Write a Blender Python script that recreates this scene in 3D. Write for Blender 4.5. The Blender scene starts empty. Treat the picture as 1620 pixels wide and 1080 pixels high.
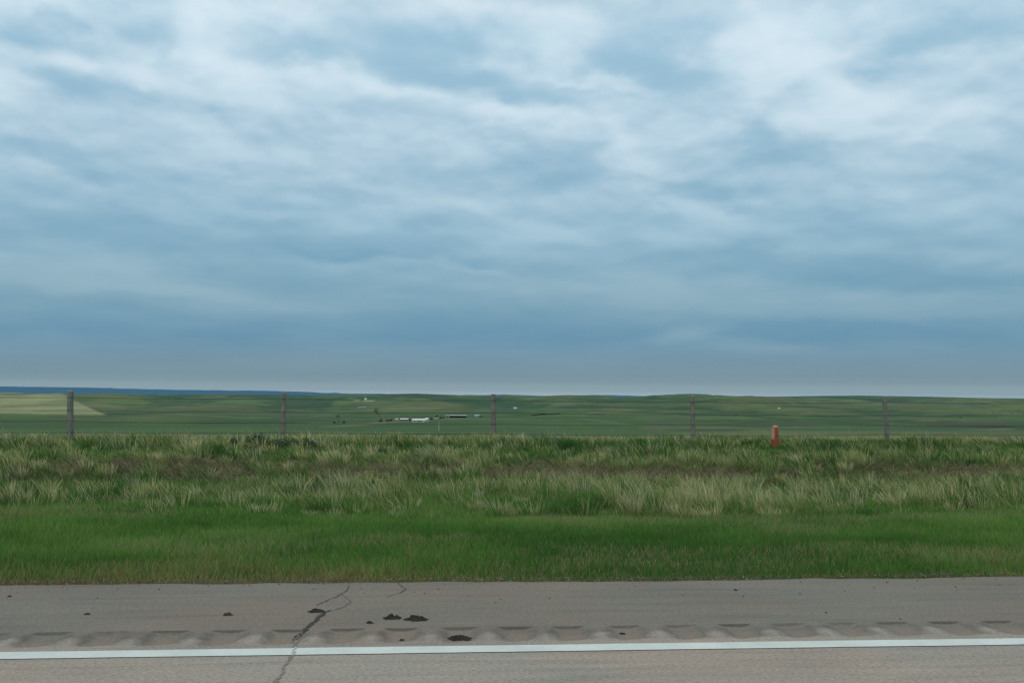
import bpy, math, random
import numpy as np
from mathutils import Vector, Matrix

random.seed(7); rng = np.random.default_rng(11)
scene = bpy.context.scene
col = scene.collection
R = math.radians

# ------------------------------------------------------------------ camera
EYE = 1.32
YAW, PITCH, ROLL = 4.65, 2.97, 0.354
F = 1620.0                                  # focal length in photo pixels (frame 1620 x 1080)
cam_data = bpy.data.cameras.new('camera')
cam = bpy.data.objects.new('camera', cam_data); col.objects.link(cam)
cam_data.sensor_width = 36.0; cam_data.lens = 36.0 * F / 1620.0
cam_data.clip_start = 0.05; cam_data.clip_end = 90000
CR = Matrix.Rotation(R(-YAW), 3, 'Z') @ Matrix.Rotation(R(90 + PITCH), 3, 'X') @ Matrix.Rotation(R(ROLL), 3, 'Z')
cam.matrix_world = Matrix.Translation((0, 0, EYE)) @ CR.to_4x4()
scene.camera = cam
CRn = np.array([[CR[i][j] for j in range(3)] for i in range(3)])

def ray(px, py):
    return CRn @ np.array([(px - 810) / F, -(py - 540) / F, -1.0])
def ground(px, py, z=0.0):
    d = ray(px, py); t = (z - EYE) / d[2]
    return Vector((d[0] * t, d[1] * t, z))
def azel(px, py):
    d = ray(px, py)
    return math.degrees(math.atan2(d[0], d[1])), math.degrees(math.atan2(d[2], math.hypot(d[0], d[1])))
def project(x, y, z):
    v = np.stack([x, y, z - EYE]); c = CRn.T @ v.reshape(3, -1)
    dep = np.where(-c[2] > 1e-3, -c[2], np.nan)
    return (810 + F * c[0] / dep).reshape(np.shape(x)), (540 - F * c[1] / dep).reshape(np.shape(x))

# ------------------------------------------------------------------ render look
scene.view_settings.view_transform = 'Standard'
scene.view_settings.look = 'None'
scene.view_settings.exposure = 0.0
scene.view_settings.gamma = 1.0
scene.cycles.use_denoising = True
scene.cycles.volume_bounces = 0
scene.cycles.max_bounces = 6
scene.cycles.transparent_max_bounces = 8

def srgb(r, g, b, k=1.0):
    f = lambda c: (c / 255 / 12.92) if c / 255 <= 0.04045 else ((c / 255 + 0.055) / 1.055) ** 2.4
    return (f(r) * k, f(g) * k, f(b) * k, 1.0)

# ------------------------------------------------------------------ sky
SUN_ELEV, SUN_ROT = 48.0, 200.0
world = bpy.data.worlds.new('World'); scene.world = world; world.use_nodes = True
world.cycles.sampling_method = 'MANUAL'; world.cycles.sample_map_resolution = 512
def build_sky():
    nt = world.node_tree; nt.nodes.clear(); N = nt.nodes; L = nt.links
    def math_(op, a, b=None, c=None):
        n = N.new('ShaderNodeMath'); n.operation = op
        for i, v in enumerate((a, b, c)):
            if v is None: continue
            if isinstance(v, (int, float)): n.inputs[i].default_value = v
            else: L.new(v, n.inputs[i])
        return n.outputs[0]
    tc = N.new('ShaderNodeTexCoord'); sep = N.new('ShaderNodeSeparateXYZ'); L.new(tc.outputs['Generated'], sep.inputs[0])
    x, y, z = sep.outputs
    D = 57.29578
    az = math_('MULTIPLY', math_('ARCTAN2', x, y), D)
    el = math_('MULTIPLY', math_('ARCSINE', z), D)
    ae = N.new('ShaderNodeCombineXYZ'); L.new(az, ae.inputs[0]); L.new(el, ae.inputs[1])
    # the cloud deck, seen in perspective: direction / height
    pl = N.new('ShaderNodeCombineXYZ'); L.new(math_('MULTIPLY', az, 0.1), pl.inputs[0]); L.new(math_('MULTIPLY', math_('SQRT', math_('MAXIMUM', el, 0.0)), 1.35), pl.inputs[1])
    def noise(vec, scale, detail, rough, dist=0.0, loc=(0, 0, 0), sc=(1, 1, 1), rot=0, kind=None):
        m = N.new('ShaderNodeMapping'); L.new(vec, m.inputs[0]); m.inputs[1].default_value = loc; m.inputs[2].default_value = (0, 0, R(rot)); m.inputs[3].default_value = sc
        n = N.new('ShaderNodeTexNoise'); L.new(m.outputs[0], n.inputs['Vector'])
        n.inputs['Scale'].default_value = scale; n.inputs['Detail'].default_value = detail
        n.inputs['Roughness'].default_value = rough; n.inputs['Distortion'].default_value = dist
        return n
    # warp of the azimuth / elevation coordinates so the placed cloud masses get ragged outlines
    w1 = noise(pl.outputs[0], 1.7, 6, 0.50, loc=(3.1, 1.7, 0))
    sub = N.new('ShaderNodeVectorMath'); sub.operation = 'SUBTRACT'; L.new(w1.outputs['Color'], sub.inputs[0]); sub.inputs[1].default_value = (0.5, 0.5, 0.5)
    mul = N.new('ShaderNodeVectorMath'); mul.operation = 'MULTIPLY'; L.new(sub.outputs[0], mul.inputs[0]); mul.inputs[1].default_value = (10.0, 5.5, 0)
    elk = math_('MINIMUM', math_('MULTIPLY', math_('MAXIMUM', el, 0.0), 0.09), 1.0)
    mul2 = N.new('ShaderNodeVectorMath'); mul2.operation = 'SCALE'; L.new(mul.outputs[0], mul2.inputs[0]); L.new(elk, mul2.inputs['Scale'])
    add = N.new('ShaderNodeVectorMath'); add.operation = 'ADD'; L.new(ae.outputs[0], add.inputs[0]); L.new(mul2.outputs[0], add.inputs[1])
    wae = add.outputs[0]
    n1 = noise(pl.outputs[0], 1.3, 7, 0.48, 0.1, loc=(1.3, 4.2, 0), rot=12, sc=(1, 1.15, 1)).outputs['Fac']
    n2 = noise(pl.outputs[0], 4.5, 6, 0.6, 0.2, loc=(7.3, 0.2, 0), rot=12, sc=(1, 1.1, 1)).outputs['Fac']
    v = math_('ADD', 0.47, math_('MULTIPLY', math_('SUBTRACT', n1, 0.5), 0.95))
    def puffs(scale, off, loc, amt, rough=.52):
        a = noise(pl.outputs[0], scale, 5, rough, 0.1, loc=loc, rot=9, sc=(1, 1.25, 1)).outputs['Fac']
        b = noise(pl.outputs[0], scale, 5, rough, 0.1, loc=(loc[0], loc[1] + off, 0), rot=9, sc=(1, 1.25, 1)).outputs['Fac']
        return math_('MULTIPLY', math_('SUBTRACT', a, b), amt)
    em = math_('ADD', puffs(1.9, .16, (2.3, 9.1, 0), 1.7, .46), puffs(4.2, .08, (8.3, 3.1, 0), .55, .46))
    v = math_('ADD', v, math_('MULTIPLY', em, elk))
    hi = math_('MULTIPLY', math_('SUBTRACT', n2, 0.5), 0.28)
    v = math_('ADD', v, math_('MULTIPLY', hi, elk))
    # masses: px, py, half-width, half-height (photo pixels), tilt (deg, + = falls to the right), amount
    blobs = [
        (330, 62, 150, 62, 25, .50), (150, 112, 190, 22, 8, .38), (10, 130, 60, 30, 0, .4), (60, 20, 90, 14, 0, .2),
        (420, 20, 120, 40, 0, .25), (1330, 145, 190, 40, 6, .48), (1200, 70, 60, 60, 30, .25), (780, 165, 90, 22, 15, .42), (900, 190, 120, 20, 18, .34),
        (620, 140, 100, 16, 10, .32), (1010, 245, 40, 40, 20, .3), (985, 128, 60, 10, 10, .38), (1480, 205, 130, 16, 14, .34),
        (1260, 100, 120, 45, 10, .18), (1400, 292, 60, 18, 10, .25), (880, 365, 130, 16, 10, .30), (640, 310, 160, 16, 12, .18),
        (1100, 350, 120, 12, 10, .22), (1560, 400, 120, 12, 6, .24), (1010, 458, 230, 30, 4, .36), (1370, 482, 300, 22, 3, .24),
        (120, 440, 300, 22, 5, .38), (330, 470, 200, 12, 3, .22), (700, 428, 150, 9, 4, .26), (100, 300, 110, 12, 12, .15),
        (400, 322, 200, 14, 8, .2), (900, 60, 60, 30, 20, .2), (700, 20, 80, 20, 5, .2), (1085, 527, 46, 15, -8, .62), (1205, 545, 75, 13, 4, .42),
        (710, 100, 210, 34, 12, -.62), (460, 78, 90, 18, 10, -.45), (1070, 95, 120, 46, 14, -.60), (190, 165, 120, 34, 4, -.42), (80, 55, 90, 18, 16, -.38),
        (225, 60, 60, 24, 0, -.36), (305, 95, 34, 20, 20, -.4), (1430, 78, 130, 26, 2, -.42), (1570, 30, 100, 50, 0, -.30),
        (120, 270, 230, 34, 8, -.30), (230, 370, 300, 36, 6, -.34), (600, 390, 200, 28, 6, -.30), (840, 250, 120, 34, 14, -.30),
        (1230, 225, 140, 34, 18, -.42), (1560, 215, 90, 24, 8, -.3), (1080, 310, 120, 20, 8, -.25), (1230, 415, 260, 24, 6, -.36),
        (1480, 440, 160, 18, 3, -.25), (760, 525, 260, 32, 2, -.34), (1350, 525, 300, 18, 2, -.34), (560, 412, 120, 7, 4, -.3), (150, 520, 300, 30, 0, -.2),
        (600, 240, 200, 50, 6, -.12), (1290, 330, 180, 20, 8, -.2),
    ]
    for (px, py, rx, ry, tilt, amt) in blobs:
        a, e = azel(px, py); k = 1.62 / 28.3
        m = N.new('ShaderNodeMapping'); m.vector_type = 'TEXTURE'; L.new(wae, m.inputs[0])
        m.inputs[1].default_value = (a, e, 0); m.inputs[2].default_value = (0, 0, R(-tilt)); m.inputs[3].default_value = (rx * k, ry * k, 1); amt *= 1.25
        ln = N.new('ShaderNodeVectorMath'); ln.operation = 'LENGTH'; L.new(m.outputs[0], ln.inputs[0])
        mr = N.new('ShaderNodeMapRange'); mr.interpolation_type = 'SMOOTHSTEP'; L.new(ln.outputs['Value'], mr.inputs[0])
        mr.inputs[1].default_value = 0.0; mr.inputs[2].default_value = 1.0; mr.inputs[3].default_value = amt; mr.inputs[4].default_value = 0.0
        v = math_('ADD', v, mr.outputs[0])
    vc = N.new('ShaderNodeMapRange'); vc.interpolation_type = 'SMOOTHSTEP'; L.new(v, vc.inputs[0]); vc.inputs[1].default_value = -.45; vc.inputs[2].default_value = 1.42
    ef = math_('DIVIDE', math_('MAXIMUM', el, 0.0), 90.0)
    def ramp(stops):
        r = N.new('ShaderNodeValToRGB'); L.new(ef, r.inputs[0]); e = r.color_ramp.elements
        while len(e) < len(stops): e.new(0.5)
        for i, (deg, c) in enumerate(stops): e[i].position = deg / 90.0; e[i].color = c
        return r.outputs[0]
    dark = ramp([(0, srgb(222, 222, 200)), (0.4, srgb(160, 175, 172)), (0.8, srgb(128, 150, 158)), (1.7, srgb(114, 144, 162)), (3.0, srgb(97, 144, 172)), (5.5, srgb(112, 157, 182)),
                 (9, srgb(130, 172, 196)), (14, srgb(148, 187, 209)), (20, srgb(162, 199, 220)), (28, srgb(190, 205, 215)), (90, srgb(228, 228, 226))])
    lite = ramp([(0, srgb(224, 224, 202)), (0.4, srgb(162, 177, 174)), (0.8, srgb(134, 155, 162)), (1.7, srgb(132, 158, 170)), (3.0, srgb(130, 165, 184)), (5.5, srgb(150, 182, 196)),
                 (9, srgb(176, 207, 222)), (14, srgb(212, 231, 242)), (20, srgb(220, 238, 248)), (28, srgb(240, 242, 242)), (90, srgb(255, 252, 248))])
    mx = N.new('ShaderNodeMix'); mx.data_type = 'RGBA'; L.new(vc.outputs[0], mx.inputs[0]); L.new(dark, mx.inputs[6]); L.new(lite, mx.inputs[7])
    # the clear sky above the clouds, shining faintly through them
    sky = N.new('ShaderNodeTexSky'); sky.sky_type = 'NISHITA'; sky.sun_disc = False
    sky.sun_elevation = R(SUN_ELEV); sky.sun_rotation = R(SUN_ROT)
    b1 = N.new('ShaderNodeBackground'); L.new(sky.outputs[0], b1.inputs[0]); b1.inputs[1].default_value = 0.06
    b2 = N.new('ShaderNodeBackground'); L.new(mx.outputs[2], b2.inputs[0]); b2.inputs[1].default_value = 1.0
    ms = N.new('ShaderNodeMixShader'); ms.inputs[0].default_value = 0.95; L.new(b1.outputs[0], ms.inputs[1]); L.new(b2.outputs[0], ms.inputs[2])
    out = N.new('ShaderNodeOutputWorld'); L.new(ms.outputs[0], out.inputs[0])
build_sky()

sun_data = bpy.data.lights.new('sun', 'SUN'); sun_data.energy = 1.15; sun_data.angle = R(28); sun_data.color = (1.0, 0.93, 0.82)
sun = bpy.data.objects.new('sun', sun_data); col.objects.link(sun)
sa = R(SUN_ROT); se = R(SUN_ELEV)
sdir = Vector((math.sin(sa) * math.cos(se), math.cos(sa) * math.cos(se), math.sin(se)))
sun.rotation_euler = sdir.to_track_quat('Z', 'Y').to_euler()

# ------------------------------------------------------------------ noise, heights
def _hash(ix, iy, seed):
    h = (ix.astype(np.int64) * 374761393 + iy.astype(np.int64) * 668265263 + seed * 1442695041) & 0xffffffff
    h = ((h ^ (h >> 13)) * 1274126177) & 0xffffffff
    return ((h ^ (h >> 16)) & 0xffffff) / float(0xffffff)
def vnoise(x, y, seed=0):
    x = np.asarray(x, float); y = np.asarray(y, float)
    ix = np.floor(x); iy = np.floor(y); fx = x - ix; fy = y - iy
    fx = fx * fx * fx * (fx * (fx * 6 - 15) + 10); fy = fy * fy * fy * (fy * (fy * 6 - 15) + 10)
    a = _hash(ix, iy, seed); b = _hash(ix + 1, iy, seed); c = _hash(ix, iy + 1, seed); d = _hash(ix + 1, iy + 1, seed)
    return (a * (1 - fx) + b * fx) * (1 - fy) + (c * (1 - fx) + d * fx) * fy
def fbm(x, y, scale, octs=4, seed=0, rough=0.5):
    s = 0; amp = 1; tot = 0
    for o in range(octs):
        s = s + amp * vnoise(np.asarray(x) / scale * 2 ** o + 17.3 * o, np.asarray(y) / scale * 2 ** o + 5.1 * o, seed + o)
        tot += amp; amp *= rough
    return s / tot
def sstep(a, b, t): 
    t = np.clip((t - a) / (b - a), 0, 1); return t * t * (3 - 2 * t)

PY = np.array([-40000, -300, -40, -12, -9, -6, 7.35, 8.5, 11, 13, 15, 16.6, 17.8, 18.4, 19.4, 21, 23.5, 25.6, 27.5, 31, 45, 70, 110, 200, 300, 450, 650, 850, 1000, 1300, 1700, 2200, 3000, 3600, 4200, 4900, 5600, 7000, 9000, 34000.])
PZ = np.array([-30, -12, -3, -.6, -.3, -.03, -.03, -.05, -.12, -.20, -.29, -.30, -.25, -.19, -.03, .02, .11, .12, .00, -.32, -1.3, -2.9, -5.0, -8.0, -10.2, -14.5, -18.7, -21.8, -23.1, -26, -27, -27.2, -20.9, -12, -4.0, -18, -30, -34, -30, -30])
RIDGE_PX = np.array([-900, 0, 150, 400, 500, 560, 660, 760, 820, 1000, 1140, 1250, 1380, 1500, 1600, 2500.])
RIDGE_DROP = np.array([3, 2.0, 3.0, 2.4, 2.2, 1.0, -1.2, 2.2, 3.6, 3.4, 1.6, 0.0, -2.6, -1.2, .6, 2.0])
FARP = np.array([-900, 0, 90, 190, 200, 300, 400, 480, 500, 510, 520, 530, 545, 600, 640, 700, 770, 800, 850, 925, 945, 1000, 1030, 1060, 1200, 1300, 1500, 2500.])
FARH = np.array([9.5, 8.2, 7.4, 6.8, 5.6, 4.6, 3.8, 3.0, 2.1, 1.0, 0.8, 1.6, .2, .4, -.4, -1.5, -.8, .2, -1.4, -1.2, .6, .2, -1.2, 0.6, -.2, -.6, -1.5, -1.5])
def fold(x, y):            # draws and spurs running down towards the road
    return fbm(x + .12 * y, y * .16, 150, 4, 57, .55)
def height(x, y):
    x = np.asarray(x, float); y = np.asarray(y, float)
    z = np.interp(y, PY, PZ)
    u = (x - 0.0813 * y) / np.maximum(y, 1); px = 810 + 1620 * u
    ro = np.interp(px, RIDGE_PX, RIDGE_DROP)
    rz = -ro / 1620 * 4200 + EYE - (-4.0)
    z = z + rz * np.exp(-((y - 4200) / 620.0) ** 2)
    far = np.interp(px, FARP, FARH)
    far = far + (fbm(px, px * 0, 22, 3, 5) - .5) * 1.1
    z = z + (far / 1620 * 26000 + 31) * np.exp(-((y - 26000) / 1900.0) ** 2)
    # rolling relief of the prairie
    k = sstep(420, 900, y) * (1 - sstep(3400, 4300, y)) * (1 - .75 * np.exp(-(((y - 1000) / 170) ** 2) - ((px - 650) / 150) ** 2)) * (1 - .92 * np.exp(-(((y - 1130) / 260) ** 2) - ((px - 893) / 110) ** 4))
    z = z + k * (fbm(x + .35 * y, y, 700, 4, 3) - .5) * 0.018 * y + k * (fbm(x - .5 * y, y, 230, 3, 33) - .5) * .0042 * y + k * (fold(x, y) - .5) * .0085 * y
    z = z + sstep(4300, 5200, y) * (1 - sstep(12000, 15000, y)) * (fbm(x, y, 1500, 2, 9) - .5) * 10
    # small unevenness of the verge
    kv = sstep(7.6, 9, y) * (1 - sstep(60, 200, y))
    z = z + kv * ((fbm(x, y, 2.4, 3, 21) - .5) * .13)
    return z
def H(x, y): return float(height(np.array([x]), np.array([y]))[0])
def ground_hit(px, py, t0=60.0, t1=6000.0):
    d = ray(px, py); t = np.exp(np.linspace(math.log(t0), math.log(t1), 3000))
    x = d[0] * t; y = d[1] * t; z = EYE + d[2] * t
    hit = np.nonzero(z <= height(x, y))[0]
    i = hit[0] if len(hit) else len(t) - 1
    return Vector((x[i], y[i], H(x[i], y[i])))

# ------------------------------------------------------------------ helpers
def props(o, label=None, cat=None, group=None, kind=None):
    if label: o['label'] = label
    if cat: o['category'] = cat
    if group: o['group'] = group
    if kind: o['kind'] = kind
    return o
def link_mesh(name, verts, faces, mat, parent=None, smooth=False):
    me = bpy.data.meshes.new(name); me.from_pydata([tuple(v) for v in verts], [], faces); me.update()
    me.materials.append(mat)
    if smooth: me.polygons.foreach_set('use_smooth', [True] * len(me.polygons))
    o = bpy.data.objects.new(name, me); col.objects.link(o)
    if parent: o.parent = parent
    return o
def big_mesh(name, V, Q, mat, attrs=None, smooth=False, colattr=None):
    me = bpy.data.meshes.new(name); n = len(V); m = len(Q)
    me.vertices.add(n); me.vertices.foreach_set('co', np.asarray(V, np.float32).ravel())
    me.loops.add(m * 4); me.loops.foreach_set('vertex_index', np.asarray(Q, np.int32).ravel())
    me.polygons.add(m); me.polygons.foreach_set('loop_start', np.arange(0, m * 4, 4, dtype=np.int32))
    if smooth: me.polygons.foreach_set('use_smooth', np.ones(m, bool))
    me.update(calc_edges=True)
    if colattr is not None:
        a = me.attributes.new('tint', 'FLOAT_COLOR', 'POINT')
        c = np.ones((n, 4), np.float32); c[:, :3] = colattr; a.data.foreach_set('color', c.ravel())
    for k, v in (attrs or {}).items():
        a = me.attributes.new(k, 'FLOAT', 'POINT'); a.data.foreach_set('value', np.asarray(v, np.float32).ravel())
    me.materials.append(mat)
    o = bpy.data.objects.new(name, me); col.objects.link(o)
    return o
def grid_quads(nr, nc):
    i = np.arange(nr - 1)[:, None] * nc + np.arange(nc - 1)[None, :]
    return np.stack([i, i + 1, i + nc + 1, i + nc], -1).reshape(-1, 4)
def empty(name, loc, rz=0):
    o = bpy.data.objects.new(name, None); col.objects.link(o); o.location = loc; o.rotation_euler = (0, 0, rz); o.empty_display_size = .1
    return o
class MB:
    def __init__(s): s.v = []; s.f = []
    def box(s, c, d, rz=0, taper=1.0):
        b = len(s.v); cs, sn = math.cos(rz), math.sin(rz)
        for k in (-1, 1):
            t = 1.0 if k < 0 else taper
            for (i, j) in ((-1, -1), (1, -1), (1, 1), (-1, 1)):
                x, y = i * d[0] / 2 * t, j * d[1] / 2 * t
                s.v.append((c[0] + x * cs - y * sn, c[1] + x * sn + y * cs, c[2] + k * d[2] / 2))
        s.f += [tuple(b + q for q in f) for f in ((3, 2, 1, 0), (4, 5, 6, 7), (0, 1, 5, 4), (1, 2, 6, 5), (2, 3, 7, 6), (3, 0, 4, 7))]
    def tube(s, pts, rads, n=8, cap=True):
        b = len(s.v); pts = [Vector(p) for p in pts]
        for i, p in enumerate(pts):
            d = (pts[min(i + 1, len(pts) - 1)] - pts[max(i - 1, 0)]).normalized()
            a = d.orthogonal().normalized() if abs(d.z) < .9 else Vector((1, 0, 0)).cross(d).normalized().cross(d) * -1
            c = d.cross(a)
            for k in range(n):
                t = 2 * math.pi * k / n; s.v.append(tuple(p + (a * math.cos(t) + c * math.sin(t)) * rads[i]))
        for i in range(len(pts) - 1):
            for k in range(n):
                k2 = (k + 1) % n; s.f.append((b + i * n + k, b + i * n + k2, b + (i + 1) * n + k2, b + (i + 1) * n + k))
        if cap:
            s.f.append(tuple(b + k for k in range(n))[::-1]); s.f.append(tuple(b + (len(pts) - 1) * n + k for k in range(n)))
    def gable(s, w, d, h0, h1, over=0.3, th=0.15, axis='x'):
        # two roof slabs, ridge along x
        b = len(s.v); W = w / 2 + over; Dd = d / 2 + over; dz = (h1 - h0) * over / (d / 2)
        prof = [(-Dd, h0 - dz), (0, h1), (Dd, h0 - dz), (Dd, h0 - dz + th), (0, h1 + th), (-Dd, h0 - dz + th)]
        for x in (-W, W):
            for (y, z) in prof: s.v.append((x, y, z))
        q = [(0, 1), (1, 2), (2, 3), (3, 4), (4, 5), (5, 0)]
        for (i, j) in q: s.f.append((b + i, b + j, b + 6 + j, b + 6 + i))
        s.f += [(b + 0, b + 5, b + 4, b + 1), (b + 1, b + 4, b + 3, b + 2), (b + 7, b + 10, b + 11, b + 6), (b + 8, b + 9, b + 10, b + 7)]
    def build(s, name, mat, parent=None, smooth=False):
        return link_mesh(name, s.v, s.f, mat, parent, smooth)

def mat_simple(name, c, rough=.7, var=.25, scale=8.0, metal=0.0, c2=None, bump=0.0, stretch=(1, 1, 1)):
    m = bpy.data.materials.new(name); m.use_nodes = True; nt = m.node_tree; N = nt.nodes; L = nt.links
    p = N['Principled BSDF']; p.inputs['Roughness'].default_value = rough; p.inputs['Metallic'].default_value = metal
    tc = N.new('ShaderNodeTexCoord'); mp = N.new('ShaderNodeMapping'); L.new(tc.outputs['Object'], mp.inputs[0]); mp.inputs[3].default_value = stretch
    n = N.new('ShaderNodeTexNoise'); n.inputs['Scale'].default_value = scale; n.inputs['Detail'].default_value = 6; n.inputs['Roughness'].default_value = .65; L.new(mp.outputs[0], n.inputs['Vector'])
    r = N.new('ShaderNodeValToRGB'); L.new(n.outputs['Fac'], r.inputs[0])
    c2 = c2 or tuple(q * (1 - var) for q in c[:3]) + (1,)
    r.color_ramp.elements[0].position = .35; r.color_ramp.elements[0].color = c2
    r.color_ramp.elements[1].position = .65; r.color_ramp.elements[1].color = tuple(min(1, q * (1 + var * .4)) for q in c[:3]) + (1,)
    L.new(r.outputs[0], p.inputs['Base Color'])
    if bump:
        b = N.new('ShaderNodeBump'); b.inputs['Strength'].default_value = bump; b.inputs['Distance'].default_value = .02; L.new(n.outputs['Fac'], b.inputs['Height']); L.new(b.outputs[0], p.inputs['Normal'])
    return m
def mat_tint(name, rough=.8, trans=0.0, noise_scale=None, noise_amt=.3, noise_stretch=(1, 1, 1)):
    m = bpy.data.materials.new(name); m.use_nodes = True; nt = m.node_tree; N = nt.nodes; L = nt.links
    a = N.new('ShaderNodeAttribute'); a.attribute_name = 'tint'
    p = N['Principled BSDF']; p.inputs['Roughness'].default_value = rough; p.inputs['Specular IOR Level'].default_value = .2
    c = a.outputs['Color']
    if noise_scale:
        tc = N.new('ShaderNodeTexCoord'); prev = None
        for sc_ in noise_scale:
            n = N.new('ShaderNodeTexNoise'); n.inputs['Scale'].default_value = sc_; n.inputs['Detail'].default_value = 8; n.inputs['Roughness'].default_value = .65; L.new(tc.outputs['Object'], n.inputs['Vector'])
            mr = N.new('ShaderNodeMapRange'); L.new(n.outputs['Fac'], mr.inputs[0]); mr.inputs[1].default_value = .3; mr.inputs[2].default_value = .7; mr.inputs[3].default_value = 1 - noise_amt; mr.inputs[4].default_value = 1 + noise_amt
            vm = N.new('ShaderNodeVectorMath'); vm.operation = 'SCALE'; L.new(c, vm.inputs[0]); L.new(mr.outputs[0], vm.inputs['Scale']); c = vm.outputs[0]
    L.new(c, p.inputs['Base Color'])
    if trans:
        t = N.new('ShaderNodeBsdfTranslucent'); L.new(c, t.inputs[0]); ms = N.new('ShaderNodeMixShader'); ms.inputs[0].default_value = trans
        L.new(p.outputs[0], ms.inputs[1]); L.new(t.outputs[0], ms.inputs[2]); L.new(ms.outputs[0], N['Material Output'].inputs[0])
    return m

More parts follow.
